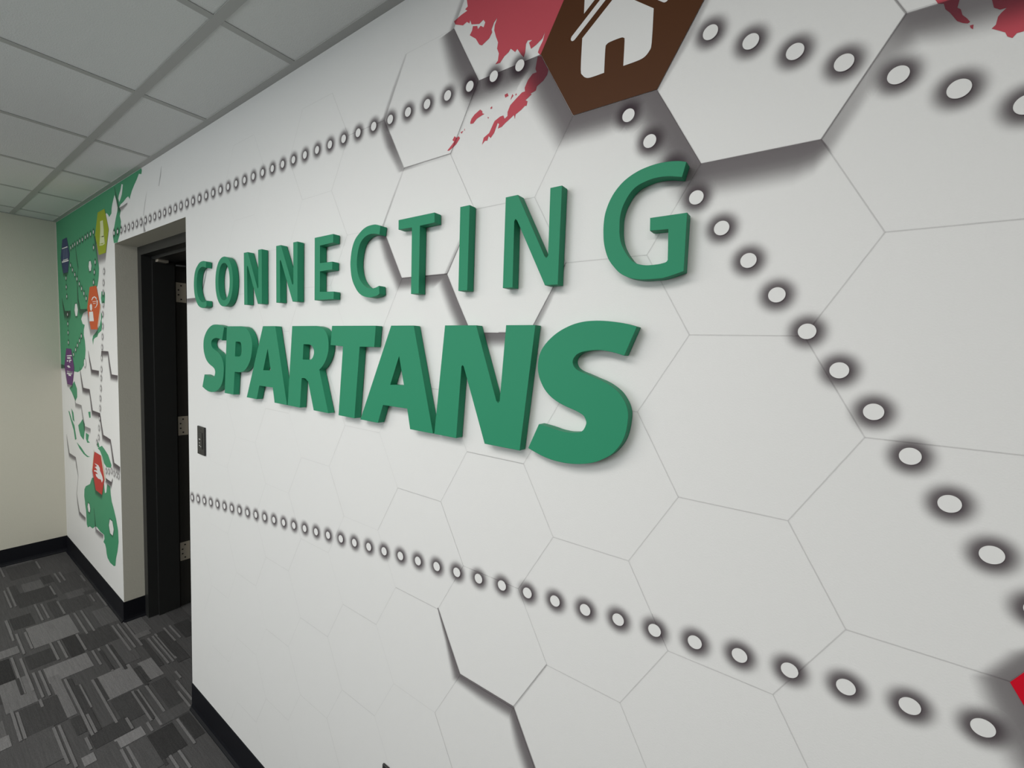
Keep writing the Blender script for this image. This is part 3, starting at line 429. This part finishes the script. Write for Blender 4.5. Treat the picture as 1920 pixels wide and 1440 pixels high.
# white dots with a soft printed shade, all one mesh
RINGS = [(10.5, 1.0), (13, .98), (15, .91), (17, .81), (19.5, .65), (22.5, .43), (25, .25), (28, .09), (31, 0.0)]; NS = 40
def dot_mesh(disc, shade):
    dm = MB(); w = tuple(c * 1.02 for c in WHITE)
    dm.v.append((0, -0.0002, 0)); dm.c.append((*w, disc))
    for k in range(NS):
        t = 2 * math.pi * k / NS; dm.v.append((0.0105 * math.cos(t), -0.0002, 0.0105 * math.sin(t))); dm.c.append((*w, disc))
    dm.f += [(0, 1 + k, 1 + (k + 1) % NS) for k in range(NS)]
    for r, al in RINGS:
        for k in range(NS):
            t = 2 * math.pi * k / NS; dm.v.append((r / 1000 * math.cos(t), 0, r / 1000 * math.sin(t))); dm.c.append((*SHADE, cover(al * shade * 0.88)))
    for q in range(len(RINGS) - 1):
        o = 1 + NS + q * NS; dm.f += [(o + k, o + (k + 1) % NS, o + NS + (k + 1) % NS, o + NS + k) for k in range(NS)]
    return dm.mesh('printed_dot', M_print)
dot_me = dot_mesh(1.0, 1.0); pale_me = dot_mesh(0.8, 0.85)
def dot(x, z, layer=5, me=None): o = link('printed_dot', me or dot_me, wall); o.location = (x / 1000, -0.00035 * layer, z / 1000); return o
for k in range(43): dot(-519.4 - 63.45 * k, 2195 + (max(0, k - 18) * 0.32))
for k in range(14): dot(-294.5 + 38.88 * k, 2043 - 50.66 * k, 2.6 if k == 0 else 5)
for k in range(11): dot(-173.7 + 55.25 * k, 2128.5 - 32.55 * k)
x, z = 245.0, 1236.6
while x > -2180:
    dot(x, z); t = (181.3 - x) / 2286; sl = 0.1010 + 0.0185 * t; d = 63.6 / math.hypot(1, sl); x -= d; z -= d * sl
for px, pz in LEFT_DOTS: dot(px, pz, 5, pale_me)

# ------------------------------------------------------------------ raised letters
def letter(polys_in, x0, z0, label, depth=0.0195):
    polys = [smooth_outline(p) for p in polys_in]
    tr, vs = tess(polys); n = len(vs)
    v = [(p.x / 1000, -depth, p.y / 1000) for p in vs] + [(p.x / 1000, 0, p.y / 1000) for p in vs]; f = []
    for a, b_, c in tr:
        A, B, C = vs[a], vs[b_], vs[c]
        if (B.x - A.x) * (C.y - A.y) - (B.y - A.y) * (C.x - A.x) < 0: b_, c = c, b_
        f.append((a, b_, c)); f.append((n + a, n + c, n + b_))
    o = 0
    for p in polys:
        k = len(p); ar = sum(p[i][0] * p[(i + 1) % k][1] - p[(i + 1) % k][0] * p[i][1] for i in range(k))
        outer = p is polys[0]
        for i in range(k):
            a, b_ = o + i, o + (i + 1) % k
            f.append((a, n + a, n + b_, b_) if (ar > 0) == outer else (b_, n + b_, n + a, a))
        o += k
    me = bpy.data.meshes.new('sign_letter'); me.from_pydata(v, [], f); me.materials.append(M_letter); me.update()
    ob = link('sign_letter', me); ob.location = (x0 / 1000, -0.0022, z0 / 1000)
    return tag(ob, label, 'letter', 'green raised letters of the wall sign')
OG = []
for rx, rz in ((71.8, 88.2), (46.0, 66.0)):
    OG.append([(72 + rx * math.copysign(abs(math.cos(t)) ** 0.93, math.cos(t)), 87 + rz * math.copysign(abs(math.sin(t)) ** 0.93, math.sin(t)), 0) for t in [2 * math.pi * k / 36 for k in range(36)]])
U, B_ = 1769.5, 1454.5
up = 'CONNECTING'; dn = 'SPARTANS'
letter(GLYPHS['C'], -2050.5, U, 'narrow green raised letter C that begins CONNECTING beside the doorway')
letter(OG, -1850.5, U, 'green raised letter O, a closed ring in the upper word')
letter(GLYPHS['N'], -1623, U, 'green raised letter N right after the O in the upper word')
letter(GLYPHS['N'], -1407, U, 'green raised letter N between another N and the E')
letter(GLYPHS['E'], -1192.5, U, 'green raised letter E with three arms in CONNECTING')
letter(GLYPHS['C'], -1024.5, U, 'green raised letter C between the E and the thin T')
letter(GLYPHS['T'], -838.5, U, 'thin green raised letter T of the upper word CONNECTING')
letter(GLYPHS['I'], -644.5, U, 'green raised letter I, a single upright bar')
letter(GLYPHS['N'], -526.5, U, 'green raised letter N between the I and the G')
letter(GLYPHS['G'], -319, U, 'green raised letter G that ends the upper word CONNECTING')
letter(GLYPHS['bS'], -1979, B_, 'heavy green raised letter S that begins SPARTANS on the left')
letter(GLYPHS['bP'], -1780, B_, 'heavy green raised letter P in the lower word')
letter(GLYPHS['bA'], -1607, B_, 'heavy green raised letter A between the P and the R')
letter(GLYPHS['bR'], -1336.5, B_, 'heavy green raised letter R in the lower word')
letter(GLYPHS['bT'], -1110.5, B_, 'heavy green raised letter T of the lower word SPARTANS')
letter(GLYPHS['bA'], -973, B_, 'heavy green raised letter A between the heavy T and N')
letter(GLYPHS['bN'], -703, B_, 'heavy green raised letter N before the last S')
letter(GLYPHS['bS'], -450.5, B_, 'largest looking green raised letter S that ends SPARTANS')

# ------------------------------------------------------------------ wall plates
wp = empty('wall_control', (-2.046, 0, 1.235)); tag(wp, 'small black wall control plate beside the doorway below the letter S', 'wall plate')
bevel_mesh(MB().box(-0.0355, 0.0355, -0.0065, -0.0005, -0.058, 0.058).build('cover_plate', M_plate, wp), 0.0018)
bevel_mesh(MB().box(-0.0168, 0.0168, -0.0085, -0.0063, -0.0335, 0.0335).build('button_panel', M_plate2, wp), 0.0008)
for x0, z0, w, h_ in ((-0.005, 0.006, 0.012, 0.004), (-0.006, -0.009, 0.006, 0.003), (-0.006, -0.020, 0.006, 0.004), (0.006, -0.023, 0.005, 0.003)):
    MB().box(x0 - w / 2, x0 + w / 2, -0.0089, -0.0084, z0 - h_ / 2, z0 + h_ / 2).build('button_mark', M_mark, wp)
for z0 in (0.048, -0.048): MB().cyl((0, -0.0070, z0), (0, -0.0063, z0), 0.003, 10).build('screw', M_screw, wp)
op = empty('power_outlet', (-0.8445, 0, 0.4815)); tag(op, 'black outlet plate low on the mural wall at the bottom edge', 'outlet')
bevel_mesh(MB().box(-0.0355, 0.0355, -0.0065, -0.0005, -0.058, 0.058).build('cover_plate', M_plate, op), 0.0025, 3)
for z0 in (0.0195, -0.0195):
    r = bevel_mesh(MB().box(-0.0168, 0.0168, -0.0085, -0.0063, z0 - 0.014, z0 + 0.014).build('socket', M_plate2, op), 0.001)
    for dx in (-0.0065, 0.0065): MB().box(dx - 0.0009, dx + 0.0009, -0.0088, -0.0084, z0 - 0.001, z0 + 0.008).build('socket_slot', M_dark, r)
    MB().cyl((0, -0.0088, z0 - 0.007), (0, -0.0084, z0 - 0.007), 0.0024, 10).build('socket_slot', M_dark, r)
MB().cyl((0, -0.0072, 0), (0, -0.0063, 0), 0.003, 10).build('screw', M_screw, op)
